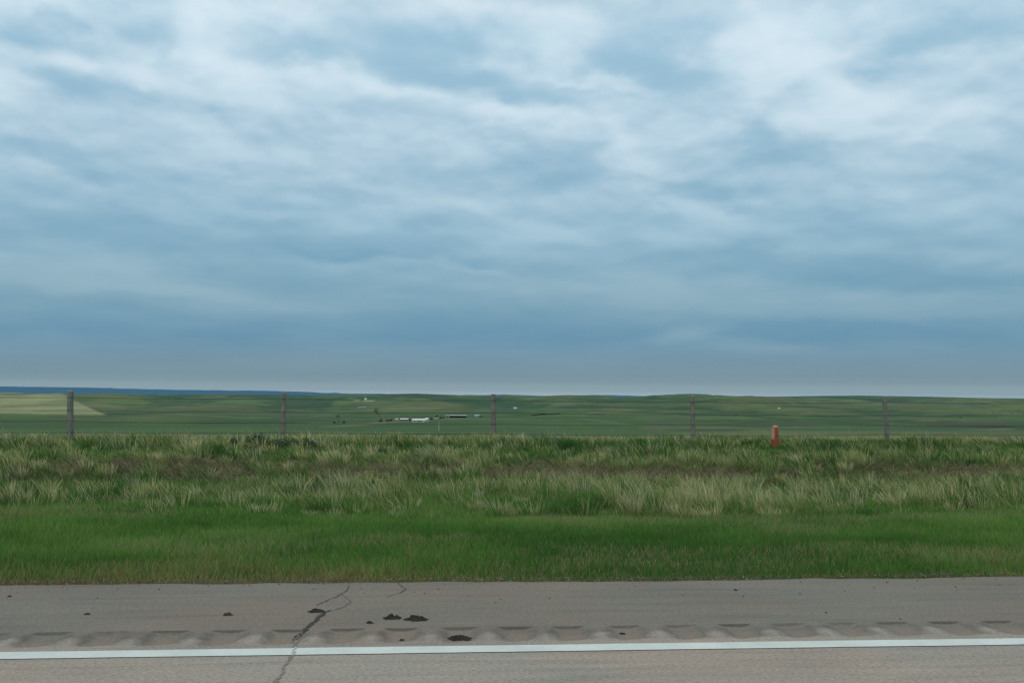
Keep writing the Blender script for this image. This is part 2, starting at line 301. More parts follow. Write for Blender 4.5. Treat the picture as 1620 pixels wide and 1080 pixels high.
# ------------------------------------------------------------------ ground: one sheet to the horizon
def build_ground():
    uc = np.linspace(-.72, .72, 620)
    side = .72 * (20 / .72) ** (np.linspace(0, 1, 60)[1:])
    u = np.concatenate([-side[::-1], uc, side])
    y = np.concatenate([[-34000, -12000, -3000, -800, -250, -80, -40, -20, -12, -9, -6, 0, 5], np.arange(7.0, 30, .3), np.exp(np.linspace(math.log(30.2), math.log(700), 110)),
                        np.exp(np.linspace(math.log(706), math.log(6200), 330)), np.exp(np.linspace(math.log(6300), math.log(34000), 110))])
    g = np.maximum(np.abs(y), 34.0)
    X = u[None, :] * g[:, None] + .0813 * np.clip(y, 0, None)[:, None]; Y = np.repeat(y[:, None], len(u), 1)
    Z = height(X, Y)
    Z = np.where((Y > -8) & (Y < 7.3), -.06, Z)
    px, py = project(X, Y, Z); px = np.nan_to_num(px, nan=-9999); py = np.nan_to_num(py, nan=-9999)
    # colours of the vegetation
    n1 = .5 * fbm(X, Y, 500, 5, 31, .6) + .5 * fbm(X + .35 * Y, Y, 700, 4, 3) + .02 + (fbm(X - .5 * Y, Y, 230, 3, 33) - .5) * .35; n2 = fbm(X + .3 * Y, Y, 170, 4, 41, .6); n3 = fbm(X, Y, 45, 3, 51)
    n4 = fbm(X, Y, 1100, 3, 61)
    green = np.array([.070, .130, .040]); dgreen = np.array([.038, .088, .034]); olive = np.array([.150, .165, .070]); tan = np.array([.285, .265, .180]); brown = np.array([.12, .105, .075])
    def mixc(a, b, k): return a * (1 - k[..., None]) + b * k[..., None]
    C = np.ones(X.shape + (3,)) * green
    C = mixc(C, dgreen, sstep(.5, .62, n2) * .8)
    C = mixc(C, olive, sstep(.48, .62, n1 * .6 + n4 * .4) * .85)
    C = mixc(C, np.array([.15, .16, .085]), sstep(.60, .70, n2 * .5 + n1 * .5) * .5 * sstep(1000, 1800, Y))
    C = C * (0.78 + .44 * n3)[..., None] * (.8 + .4 * fbm(X, Y, 260, 4, 77, .6))[..., None]
    f5 = fold(X, Y) + .35 * (n3 - .5); kk = sstep(350, 700, Y)
    C = mixc(C, dgreen * .9, (1 - sstep(.34, .46, f5)) * .75 * kk)
    C = mixc(C, olive * 1.05, sstep(.56, .68, f5) * .6 * kk)
    C = mixc(C, np.array([.19, .19, .11]), np.exp(-((f5 - .55) / .012) ** 2) * .35 * kk * sstep(.45, .6, n1))
    C = mixc(C, brown, sstep(.70, .76, n2) * .35)
    # lush crop field in the valley bottom, near the farm
    k = sstep(662, 668, py + (n1 - .5) * 6) * (1 - sstep(1000, 1150, px)) * (Y > 60)
    C = mixc(C, np.array([.048, .115, .034]) * (0.8 + .4 * n2[..., None]), k * .8)
    def blob(cx, cy, rx, ry, c, amt, soft=.5, tilt=0):
        nonlocal C
        dx = (px - cx); dy = (py - cy) - dx * tilt; r = np.hypot(dx / rx, dy / ry) + (n2 - .5) * .9 * soft + (n3 - .5) * .5 * soft
        C = mixc(C, np.array(c), (1 - sstep(1 - soft * .6, 1 + soft * .3, r)) * amt * (Y > 60))
    # pale hay field at left, its edge running down to the right
    e = np.interp(py, [619, 630, 640, 657, 658], [96, 112, 135, 168, 168])
    k = (1 - sstep(-5, 5, px - e + (n3 - .5) * 10)) * (1 - sstep(-2.2, 1.4, py - (655.5 + (px - 80) * .016 + (n1 - .5) * 5))) * (Y > 60) * (Y < 4400)
    C = mixc(C, tan * 1.3 * (.62 + .6 * n2[..., None]), k * (.62 + .38 * sstep(.35, .55, n1)))
    blob(30, 623, 30, 1.2, (.10, .10, .06), .7); blob(60, 641, 60, 2.0, (.14, .17, .09), .5, .8); blob(15, 649, 50, 1.6, (.34, .34, .22), .6)
    blob(150, 647, 26, .9, (.05, .09, .05), .8, .3, .42); blob(170, 642, 34, 3, (.17, .19, .11), .5, .6, .2); blob(215, 660, 40, 1.6, (.15, .18, .09), .5, .6, .1)
    # tan and dark patches of the range
    for b in [(330, 650, 60, 1.2, (.04, .07, .05), .7), (380, 653, 60, 3.0, (.12, .15, .08), .6), (470, 656, 90, 4, (.11, .15, .07), .6),
              (565, 633, 6, 1.2, (.42, .38, .26), .95, .2), (584, 633.4, 11, 1.5, (.42, .38, .26), .95, .2), (590, 638, 30, 2, (.14, .15, .09), .6),
              (560, 672, 62, 1.7, (.19, .17, .12), .8, .3, -.075), (620, 667, 34, 1.3, (.19, .17, .12), .8, .3, -.02), (500, 669, 34, .9, (.15, .15, .1), .6),
              (660, 646, 45, 2.5, (.20, .19, .12), .6), (700, 640, 60, 2.0, (.15, .17, .09), .5), (740, 651, 60, 2.5, (.14, .15, .09), .5), (650, 631, 40, 1.5, (.16, .18, .1), .5),
              (900, 637, 70, 3, (.15, .17, .09), .6), (990, 649, 30, 1.2, (.20, .16, .11), .7), (900, 642, 90, 1.2, (.06, .10, .05), .5), (1000, 641, 60, 2, (.16, .17, .10), .6),
              (960, 667, 50, 1.6, (.16, .18, .1), .5, .5, .12), (1065, 665, 40, 5, (.085, .10, .08), .75), (1035, 676, 22, 4, (.13, .12, .085), .75), (1120, 680, 70, 2.4, (.035, .06, .045), .8),
              (1130, 655, 40, 2, (.045, .08, .05), .6, .6, .1), (1250, 670, 60, 4, (.085, .095, .07), .7), (1230, 651, 60, 1.6, (.05, .09, .05), .6), (1300, 636, 110, 1.8, (.15, .17, .1), .55),
              (1460, 640, 90, 4, (.14, .16, .095), .6, .6, .02), (1380, 652, 120, 2, (.05, .09, .055), .5), (1440, 662, 90, 2.2, (.11, .14, .075), .5),
              (1575, 674.5, 45, 3.2, (.055, .05, .042), .9), (1560, 679, 50, .8, (.27, .27, .2), .8, .3, -.02), (1560, 666, 40, 2, (.08, .10, .075), .5), (1500, 672, 60, 1.6, (.05, .085, .05), .6),
                (1240, 640, 60, .9, (.16, .18, .11), .5, .5, .03), (1320, 645, 50, .9, (.045, .08, .045), .6, .5, .05), (1180, 647, 50, 1.0, (.15, .17, .1), .45, .5, .07), (1060, 651, 60, 1.0, (.15, .17, .1), .5, .5, -.05),
              (1490, 655, 70, 1.0, (.15, .17, .10), .5, .4, -.05), (1560, 645, 80, .9, (.17, .19, .12), .55, .4, .06), (1440, 672, 60, 1.0, (.14, .17, .09), .5, .5, .06), (1330, 660, 70, 1.2, (.04, .08, .04), .6, .5, .05),
              (1150, 668, 50, 1.2, (.12, .15, .08), .5, .5, -.05), (860, 648, 60, .9, (.045, .08, .045), .5, .5, .06), (780, 640, 60, 1.1, (.04, .075, .045), .6, .5, -.04), (320, 640, 70, .9, (.15, .17, .1), .5, .5, .06),
              (260, 633, 80, .9, (.045, .08, .045), .55, .5, -.03), (420, 634, 70, .9, (.14, .165, .1), .5, .5, .03), (420, 662, 70, 1.2, (.05, .10, .04), .5, .5, -.05), (230, 650, 60, 1.0, (.045, .085, .045), .5, .5, .05),
            (60, 672, 160, 8, (.045, .085, .03), .6), (1400, 680, 200, 3, (.055, .11, .06), .6), (820, 676, 80, 3, (.06, .12, .045), .5)]:
        blob(*b)
    C = C * np.array([.57, .69, .46]) * (.88 + .24 * sstep(.3, .7, fbm(X, Y, 90, 3, 88)))[..., None]
    # verge and pasture just beyond the fence
    near = (1 - sstep(60, 110, Y))
    nv = fbm(X, Y, 3.0, 3, 71)
    V_ = np.array([.045, .070, .024]) * np.ones(X.shape + (3,))
    V_ = mixc(V_, np.array([.085, .070, .045]), sstep(.45, .7, nv) * .6)
    strip = np.exp(-(np.abs(Y - 18.75 - (fbm(X, Y * 0, 5, 3, 3) - .5) * 1.5) / .7) ** 3)
    V_ = mixc(V_, np.array([.090, .088, .050]), strip * .6)
    edge = 1 - sstep(7.4, 7.9, Y + (nv - .5) * .6)
    V_ = mixc(V_, np.array([.13, .085, .055]), edge * .8)
    C = mixc(C, V_, near)
    # far ridges: dark woods, some of the haze's blue put into their colour
    k = sstep(11000, 15000, Y); C = mixc(C, np.array([.034, .060, .066]), k)
    V = np.stack([X, Y, Z], -1).reshape(-1, 3)
    o = big_mesh('ground', V, grid_quads(len(y), len(u)), mat_tint('prairie_ground', .95, 0, (.02, .11, 1.3), .16), smooth=True, colattr=C.reshape(-1, 3))
    props(o, kind='structure')
build_ground()

# ------------------------------------------------------------------ road
def mat_asphalt():
    m = bpy.data.materials.new('worn_asphalt'); m.use_nodes = True; nt = m.node_tree; N = nt.nodes; L = nt.links
    p = N['Principled BSDF']; p.inputs['Roughness'].default_value = .9; p.inputs['Specular IOR Level'].default_value = .25
    tc = N.new('ShaderNodeTexCoord'); pos = tc.outputs['Object']
    def noise(s, d=4, r=.6, sc=(1, 1, 1)):
        mp = N.new('ShaderNodeMapping'); L.new(pos, mp.inputs[0]); mp.inputs[3].default_value = sc
        n = N.new('ShaderNodeTexNoise'); n.inputs['Scale'].default_value = s; n.inputs['Detail'].default_value = d; n.inputs['Roughness'].default_value = r; L.new(mp.outputs[0], n.inputs['Vector']); return n.outputs['Fac']
    def att(n): a = N.new('ShaderNodeAttribute'); a.attribute_name = n; return a.outputs['Fac']
    def mix(a, b, f, mode='MIX'):
        x = N.new('ShaderNodeMix'); x.data_type = 'RGBA'; x.blend_type = mode
        for s, v in ((6, a), (7, b), (0, f)):
            if isinstance(v, (tuple, float, int)): x.inputs[s].default_value = v
            else: L.new(v, x.inputs[s])
        return x.outputs[2]
    def rng_(f, a, b, c, d):
        r = N.new('ShaderNodeMapRange'); L.new(f, r.inputs[0]); [setattr(r.inputs[i + 1], 'default_value', q) for i, q in enumerate((a, b, c, d))]; return r.outputs[0]
    lane = (.278, .266, .234, 1); sh = (.164, .160, .138, 1)
    c = mix(lane, sh, att('k_sh'))
    c = mix(c, mix(c, (1.05, .965, .93, 1), 1.0, 'MULTIPLY'), rng_(noise(1.1, 3, .5, (.5, 1, 1)), .42, .62, 0, 1))
    c = mix(c, mix(c, (.84, .88, .90, 1), 1.0, 'MULTIPLY'), rng_(noise(1.7, 4, .6, (.35, 1, 1)), .48, .68, 0, 1))
    c = mix(c, mix(c, (.82, .83, .83, 1), 1.0, 'MULTIPLY'), rng_(noise(9, 4, .6, (.10, 1, 1)), .5, .68, 0, .9))
    c = mix(c, mix(c, (1.12, 1.1, 1.08, 1), 1.0, 'MULTIPLY'), rng_(noise(13, 4, .6, (.12, 1, 1)), .52, .68, 0, .9))
    # aggregate
    g = mix((.55, .55, .55, 1), (1.42, 1.42, 1.42, 1), rng_(noise(75, 4, .75, (.6, 1, 1)), .33, .67, 0, 1))
    c = mix(c, g, .75, 'MULTIPLY')
    vo = N.new('ShaderNodeTexVoronoi'); vo.inputs['Scale'].default_value = 70; L.new(pos, vo.inputs['Vector'])
    sp = rng_(vo.outputs['Distance'], .10, .22, 1, 0)
    spm = N.new('ShaderNodeMath'); spm.operation = 'MULTIPLY'; L.new(sp, spm.inputs[0]); L.new(rng_(vo.outputs['Color'], .55, .75, 0, .55), spm.inputs[1])
    c = mix(c, (.34, .31, .28, 1), spm.outputs[0])
    vd = N.new('ShaderNodeTexVoronoi'); vd.inputs['Scale'].default_value = 38; L.new(pos, vd.inputs['Vector'])
    spd = N.new('ShaderNodeMath'); spd.operation = 'MULTIPLY'; L.new(rng_(vd.outputs['Distance'], .10, .3, 1, 0), spd.inputs[0]); L.new(rng_(vd.outputs['Color'], .62, .7, 0, .6), spd.inputs[1])
    c = mix(c, (.09, .085, .08, 1), spd.outputs[0])
    c = mix(c, (.225, .165, .125, 1), att('k_red'))
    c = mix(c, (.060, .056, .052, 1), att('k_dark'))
    L.new(c, p.inputs['Base Color'])
    b = N.new('ShaderNodeBump'); b.inputs['Strength'].default_value = .5; b.inputs['Distance'].default_value = .006; L.new(noise(110, 3, .7), b.inputs['Height']); L.new(b.outputs[0], p.inputs['Normal'])
    return m
ASPH = mat_asphalt()
Y0, Y1, YE = 5.36, 6.0, 7.42
def sheet(name, x0, x1, nx, ys, zf, attrs=None):
    xs = np.linspace(x0, x1, nx); X, Y = np.meshgrid(xs, ys); Z = zf(X, Y)
    at = {k: f(X, Y).ravel() for k, f in (attrs or {}).items()}
    o = big_mesh(name, np.stack([X, Y, Z], -1).reshape(-1, 3), grid_quads(len(ys), nx), ASPH, at, smooth=True)
    return props(o, kind='structure')
flat = lambda X, Y: X * 0.0
sheet('road', -700, 700, 3, np.array([-4.0, 0, Y0]), flat)
def edge_y(X): return YE + (fbm(X, X * 0, .9, 4, 91, .65) - .5) * .16
def shoulder():
    xs = np.concatenate([[-700, -60, -20], np.arange(-12, 13, .03), [20, 60, 700]]); rows = np.linspace(0, 1, 14)
    X = np.repeat(xs[None], 14, 0); Y = Y1 + (edge_y(xs)[None] - Y1) * rows[:, None]
    Z = np.where(rows[:, None] > .99, -.05, 0) + X * 0
    dk = sstep(.985, 1.0, rows)[:, None] * .35 * np.ones_like(X)
    o = big_mesh('road_shoulder', np.stack([X, Y, Z], -1).reshape(-1, 3), grid_quads(14, len(xs)), ASPH, {'k_sh': np.ones(X.size), 'k_dark': dk.ravel()})
    props(o, kind='structure')
shoulder()
PER = .318; PH = ground(815, 994).x
def rumble():
    xs = np.arange(-13.2, 13.21, .011); ys = np.linspace(Y0, Y1, 62); X, Y = np.meshgrid(xs, ys)
    idx = np.round((X - PH) / PER)
    jx = (_hash(idx, idx * 0, 3) - .5) * .02; wob = (fbm(X, Y, .12, 3, 13) - .5) * .03
    dx = (X - PH - idx * PER - jx) + wob
    y0, y1 = 5.550 + (_hash(idx, idx * 0, 5) - .5) * .02, 5.893
    inx = 1 - np.abs(dx / .100) ** 2
    iny = np.clip(np.minimum((Y - y0 - dx * .25) / .07, (y1 + wob * .4 - Y) / .014), 0, 1)
    Z = -.014 * sstep(0, 1, np.clip(inx + .1, 0, 1)) * iny
    ind = sstep(-.1, .25, inx) * iny
    # boundary between the pale lane surfacing and the darker shoulder: tongues between the dips
    sh = sstep(-.05, .05, (Y - (5.685 + .06 * np.cos(2 * np.pi * (X - PH) / PER + np.pi) + (fbm(X, Y, .3, 4, 19) - .5) * .12)))
    far = np.exp(-((Y - (y1 - .004) + wob * .3) / .010) ** 2) * sstep(-.15, .3, inx) * (.45 + .55 * _hash(idx, idx * 0, 8))  # dark line at each dip's far wall: its shade painted in, with gathered dirt
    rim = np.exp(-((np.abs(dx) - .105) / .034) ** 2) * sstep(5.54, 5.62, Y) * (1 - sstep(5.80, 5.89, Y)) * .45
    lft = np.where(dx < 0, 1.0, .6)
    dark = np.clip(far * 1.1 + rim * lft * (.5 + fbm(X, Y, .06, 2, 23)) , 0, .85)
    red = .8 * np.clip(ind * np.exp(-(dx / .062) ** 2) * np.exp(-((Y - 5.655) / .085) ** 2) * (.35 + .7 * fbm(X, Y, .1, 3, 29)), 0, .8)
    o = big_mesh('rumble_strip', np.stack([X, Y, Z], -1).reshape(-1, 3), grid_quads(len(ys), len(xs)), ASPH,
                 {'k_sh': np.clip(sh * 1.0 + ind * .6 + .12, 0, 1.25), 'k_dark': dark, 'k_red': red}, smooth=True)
    props(o, kind='structure')
rumble()

def mat_paint():
    m = bpy.data.materials.new('road_paint'); m.use_nodes = True; nt = m.node_tree; N = nt.nodes; L = nt.links
    p = N['Principled BSDF']; p.inputs['Roughness'].default_value = .6
    tc = N.new('ShaderNodeTexCoord')
    n = N.new('ShaderNodeTexNoise'); n.inputs['Scale'].default_value = 3; n.inputs['Detail'].default_value = 8; n.inputs['Roughness'].default_value = .7; L.new(tc.outputs['Object'], n.inputs['Vector'])
    r = N.new('ShaderNodeValToRGB'); L.new(n.outputs['Fac'], r.inputs[0]); r.color_ramp.elements[0].position = .3; r.color_ramp.elements[0].color = (.43, .50, .48, 1); r.color_ramp.elements[1].position = .6; r.color_ramp.elements[1].color = (.53, .61, .585, 1)
    n2 = N.new('ShaderNodeTexNoise'); n2.inputs['Scale'].default_value = 60; n2.inputs['Detail'].default_value = 6; n2.inputs['Roughness'].default_value = .7; L.new(tc.outputs['Object'], n2.inputs['Vector'])
    r2 = N.new('ShaderNodeMapRange'); L.new(n2.outputs['Fac'], r2.inputs[0]); r2.inputs[1].default_value = .57; r2.inputs[2].default_value = .72; r2.inputs[3].default_value = 0; r2.inputs[4].default_value = .6
    mx = N.new('ShaderNodeMix'); mx.data_type = 'RGBA'; L.new(r2.outputs[0], mx.inputs[0]); L.new(r.outputs[0], mx.inputs[6]); mx.inputs[7].default_value = (.25, .24, .22, 1)
    L.new(mx.outputs[2], p.inputs['Base Color']); return m
def edge_line():
    xs = np.concatenate([[-700, -60, -20], np.arange(-10, 11, .04), [20, 60, 700]])
    yc = ground(810, 1026).y
    a = yc - .069 + (fbm(xs, xs * 0, .25, 3, 7) - .5) * .006; b = yc + .069 + (fbm(xs, xs * 0, .25, 3, 8) - .5) * .006
    V = np.concatenate([np.stack([xs, a, xs * 0 + .004], -1), np.stack([xs, b, xs * 0 + .004], -1)])
    props(big_mesh('edge_line', V, grid_quads(2, len(xs)), mat_paint()), kind='structure')
edge_line()

# cracks across the shoulder, filled with dark dirt
CRACK = mat_simple('crack_dirt', (.034, .031, .028, 1), .95, .4, 60)
CRACKP = mat_simple('crack_dirt_thin', (.19, .178, .16, 1), .95, .3, 60)
def crack(paths, mat, z=.0035):
    mb = MB()
    for (pts, ws) in paths:
        P = [ground(*p) for p in pts]; Q = []; W = []
        for i in range(len(P) - 1):
            for k in range(7):
                t = k / 7; q = P[i].lerp(P[i + 1], t); q += Vector((random.uniform(-1, 1), random.uniform(-1, 1), 0)) * .008; Q.append(q); W.append((ws[i] * (1 - t) + ws[i + 1] * t) * random.uniform(.25, 1.15))
        Q.append(P[-1]); W.append(ws[-1] * .3); b = len(mb.v)
        for i, q in enumerate(Q):
            d = (Q[min(i + 1, len(Q) - 1)] - Q[max(i - 1, 0)]).normalized(); nrm = Vector((-d.y, d.x, 0)) * W[i] / 2
            mb.v += [(q.x - nrm.x, q.y - nrm.y, z), (q.x + nrm.x, q.y + nrm.y, z)]
        for i in range(len(Q) - 1): mb.f.append((b + 2 * i, b + 2 * i + 1, b + 2 * i + 3, b + 2 * i + 2))
    return props(mb.build('pavement_crack', mat), kind='structure')
crack([([(465, 1013), (469, 1006), (482, 998), (488, 990), (497, 984), (506, 975), (513, 969), (525, 965), (545, 960)], [.016, .020, .028, .030, .026, .034, .03, .012, .006]),
       ([(513, 969), (508, 965), (496, 963)], [.02, .02, .02])], CRACK)
crack([([(500, 957), (515, 950), (534, 943), (548, 934), (552, 926)], [.008, .012, .010, .012, .01]), ([(545, 960), (556, 953), (548, 945), (540, 940)], [.005, .007, .006, .005]),
       ([(612, 944), (628, 939), (643, 932), (633, 925), (630, 921)], [.008, .014, .014, .009, .006])], mat_simple('crack_dirt_mid', (.075, .07, .062, 1), .95, .3, 60), .0036)
crack([([(430, 1084), (437, 1077), (444, 1068)], [.026, .028, .014]), ([(444, 1068), (452, 1052), (460, 1040), (464, 1034)], [.014, .018, .018, .016]), ([(465, 1025), (467, 1018), (468, 1012)], [.022, .024, .02])], CRACKP, .0034)
crack([([(464, 1035), (466, 1024)], [.02, .02])], mat_simple('crack_in_paint', (.36, .39, .39, 1), .9, .2, 60), .0062)

# ------------------------------------------------------------------ debris on the shoulder
BLACK = mat_simple('black_lump', (.038, .034, .030, 1), .95, .5, 90, c2=(.012, .011, .010, 1), bump=1.0)
DRED = mat_simple('dark_red_lump', (.055, .022, .020, 1), .9, .4, 50)
def lump(name, cat, label, px, py, wpx, hpx, mat, group=None, peaks=None, z=.001):
    g = ground(px, py + hpx * .45); s = (g - Vector((0, 0, EYE))).length / F
    w, h = wpx * s / 2, max(hpx * s * .55, .005); mb = MB(); n = 44; m = 14
    seed = random.randint(0, 999)
    for i in range(m):
        r = i / (m - 1)
        for k in range(n):
            t = 2 * math.pi * k / n
            rr = r * (1 + .5 * (float(fbm(math.cos(t) * 2.6 + seed, math.sin(t) * 2.6, 1, 4, seed, .7)) - .5) * 3.0)
            x = math.cos(t) * rr * w; y = math.sin(t) * rr * max(w * .55, .014)
            e = float(fbm(x / w * 3.2 + seed, y / w * 6, 1, 4, seed + 3, .6)) ** 1.15 * 1.9
            if peaks: e *= peaks(x / w)
            mb.v.append((x, y, max(.001, h * (1 - r ** 2) * e)))
    for i in range(m - 1):
        for k in range(n): mb.f.append((i * n + k, i * n + (k + 1) % n, (i + 1) * n + (k + 1) % n, (i + 1) * n + k))
    o = mb.build(name, mat); o.location = (g.x, g.y, z)
    return props(o, label, cat, group)
G1 = 'dark lumps of debris on the shoulder'
lump('debris_lump', 'debris', 'largest black lump of debris, humped, right of centre pair on the shoulder', 657, 975, 36, 11, BLACK, G1)
lump('debris_lump', 'debris', 'two-humped black debris lump just left of the largest one', 621, 974, 30, 8, BLACK, G1, lambda t: .35 + 1.1 * abs(math.cos(t * 3.4 + .9)))
lump('debris_lump', 'debris', 'flat black debris lump at the head of the pavement crack', 499, 964, 26, 7, BLACK, G1)
lump('debris_lump', 'debris', 'low ragged black debris lump lying inside a rumble strip dip', 730, 1001, 44, 12, BLACK, G1, None, -.016)
lump('debris_lump', 'debris', 'small round dark lump between the crack and the two-humped debris lump', 585, 983, 11, 5, BLACK, G1)
lump('debris_lump', 'debris', 'small black lump in a rumble strip dip right of centre', 984, 996, 11, 5, BLACK, G1, None, -.015)
lump('debris_lump', 'debris', 'thin black sliver in the rumble strip dip below the two-humped debris lump', 636, 1006, 10, 5, BLACK, G1, None, -.016)
lump('stone', 'stone', 'dark red brown stone on the shoulder left of the crack', 360, 969, 15, 8, DRED, 'stones on the shoulder')
lump('stone', 'stone', 'small dark pebble on the left part of the shoulder', 138, 970, 9, 3, BLACK, 'stones on the shoulder')
lump('stone', 'stone', 'tiny dark pebble near the grass at the left end of the shoulder', 15, 942, 7, 2.5, BLACK, 'stones on the shoulder')
lump('stone', 'stone', 'tiny dark pebble on the shoulder below the right-hand grass edge', 1164, 932, 6, 2.5, BLACK, 'stones on the shoulder')

def gravel():
    n = 1700; r2 = np.random.default_rng(5); X = r2.uniform(-5.5, 6.2, n); d = np.abs(r2.normal(0, .07, n)) * np.where(r2.random(n) < .12, 7, 1)
    Y = edge_y(X) + .05 - d; n = len(X); s_ = r2.uniform(.0022, .0065, n); V = np.zeros((n, 8, 3)); k = 0
    for a in (-1, 1):
        for b in (-1, 1):
            for c in (0, 1):
                j = r2.uniform(.5, 1.2, (n, 3)); V[:, k] = np.stack([X + a * s_ * j[:, 0] * (1 - .3 * c), Y + b * s_ * j[:, 1] * (1 - .3 * c), .0005 + c * s_ * j[:, 2]], -1); k += 1
    q = np.array([[0, 4, 6, 2], [1, 3, 7, 5], [0, 1, 5, 4], [2, 6, 7, 3], [0, 2, 3, 1], [4, 5, 7, 6]])
    Q = (np.arange(n)[:, None, None] * 8 + q[None]).reshape(-1, 4)
    C = np.array([[.17, .145, .12], [.12, .085, .06], [.24, .22, .19], [.09, .08, .07]])[r2.integers(0, 4, n)] * r2.uniform(.7, 1.2, (n, 1))
    o = big_mesh('gravel', V.reshape(-1, 3), Q, mat_tint('loose_grit', .95), colattr=np.repeat(C, 8, 0))
    props(o, 'loose grit scattered along the edge of the pavement', 'gravel', kind='stuff')
gravel()
# ------------------------------------------------------------------ grass
def blades(name, X, Y, h, w, lean_dir, lean, widths, C0, C1, mat, label, face=None, z0=0.0, zc=None):
    """many separate blades: K levels, each two vertices"""
    n = len(X); K = len(widths); Z = height(X, Y) + z0
    if zc is not None: Z = Z + zc
    a = face if face is not None else rng.uniform(-1.1, 1.1, n)     # blade plane roughly across the view, with variety
    wx, wy = np.cos(a) * w / 2, np.sin(a) * w / 2
    V = np.zeros((n, K, 2, 3), np.float32); C = np.zeros((n, K, 2, 3), np.float32)
    for k in range(K):
        t = k / (K - 1)
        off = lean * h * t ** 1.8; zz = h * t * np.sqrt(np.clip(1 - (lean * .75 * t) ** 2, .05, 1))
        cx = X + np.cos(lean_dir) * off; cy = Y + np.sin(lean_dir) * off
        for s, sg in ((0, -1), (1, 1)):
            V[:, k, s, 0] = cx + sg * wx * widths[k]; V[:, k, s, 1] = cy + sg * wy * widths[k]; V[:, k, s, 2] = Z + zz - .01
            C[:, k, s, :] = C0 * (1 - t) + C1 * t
    base = (np.arange(n) * K * 2)[:, None]
    Q = np.concatenate([np.stack([base[:, 0] + 2 * k, base[:, 0] + 2 * k + 1, base[:, 0] + 2 * k + 3, base[:, 0] + 2 * k + 2], -1) for k in range(K - 1)])
    o = big_mesh(name, V.reshape(-1, 3), Q, mat, colattr=C.reshape(-1, 3))
    return props(o, label, 'grass', kind='stuff')
GM = mat_tint('grass_blades', .7, .35)
def scatter(n, y0, y1, margin=.60):
    Y = y0 + (y1 - y0) * rng.random(n); W = Y * margin + .8
    keep = rng.random(n) < W / W.max(); Y = Y[keep]; W = W[keep]
    return .0813 * Y + (rng.random(len(Y)) * 2 - 1) * W, Y
def pick(c_list, k):        # k in [0, n-1] floats -> blended colour
    c = np.array(c_list); i = np.clip(np.floor(k).astype(int), 0, len(c) - 2); f = np.clip(k - i, 0, 1)[:, None]
    return c[i] * (1 - f) + c[i + 1] * f

def mown():
    X, Y = scatter(420000, 7.18, 14.6)
    edge = edge_y(X) - .03 + (fbm(X, Y * 0, .35, 3, 5) - .5) * .10
    k = Y > edge; X, Y = X[k], Y[k]; n = len(X)
    nn = fbm(X, Y, 1.6, 4, 101); nl = fbm(X, Y, 5, 2, 103); nf = fbm(X, Y, .35, 2, 105); ed = np.exp(-(Y - 7.35) / .35)
    h = (.045 + .065 * nn + .05 * nf) * (1 - .45 * ed) * rng.uniform(.6, 1.25, n); h = h * (1 + .5 * sstep(12.4, 14, Y))
    w = rng.uniform(.004, .008, n) * (Y / 10)
    kk = np.clip((nn - .34) * 5.5 + rng.normal(0, .45, n) + (nf - .5) * 1.8, 0, 3)
    C1 = pick([[.056, .160, .028], [.082, .210, .036], [.120, .265, .050], [.19, .30, .085]], kk)
    yel = (sstep(.52, .72, nl) * .5 + ed * 1.0 * sstep(1.2, -.6, X) + ed * .12 + sstep(.55, .75, fbm(X, Y, .9, 3, 109)) * .35 * (Y < 9)) > rng.random(n)
    C1 = np.where(yel[:, None], np.array([.26, .27, .10]) * rng.uniform(.7, 1.2, (n, 1)), C1)
    tanp = sstep(.54, .68, fbm(X * .6, Y, 1.2, 4, 131)) * .30; yel = yel | (tanp > rng.random(n))
    C1 = np.where((tanp > rng.random(n))[:, None], np.array([.27, .27, .14]), C1)
    dead = (rng.random(n) < .05 + .35 * ed * (.25 + .75 * sstep(1.2, -.6, X))); C1 = np.where(dead[:, None], np.array([.24, .19, .11]) * rng.uniform(.6, 1.2, (n, 1)), C1)
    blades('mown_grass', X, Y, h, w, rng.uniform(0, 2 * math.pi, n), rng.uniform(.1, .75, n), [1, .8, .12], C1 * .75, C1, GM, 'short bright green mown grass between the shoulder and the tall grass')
mown()

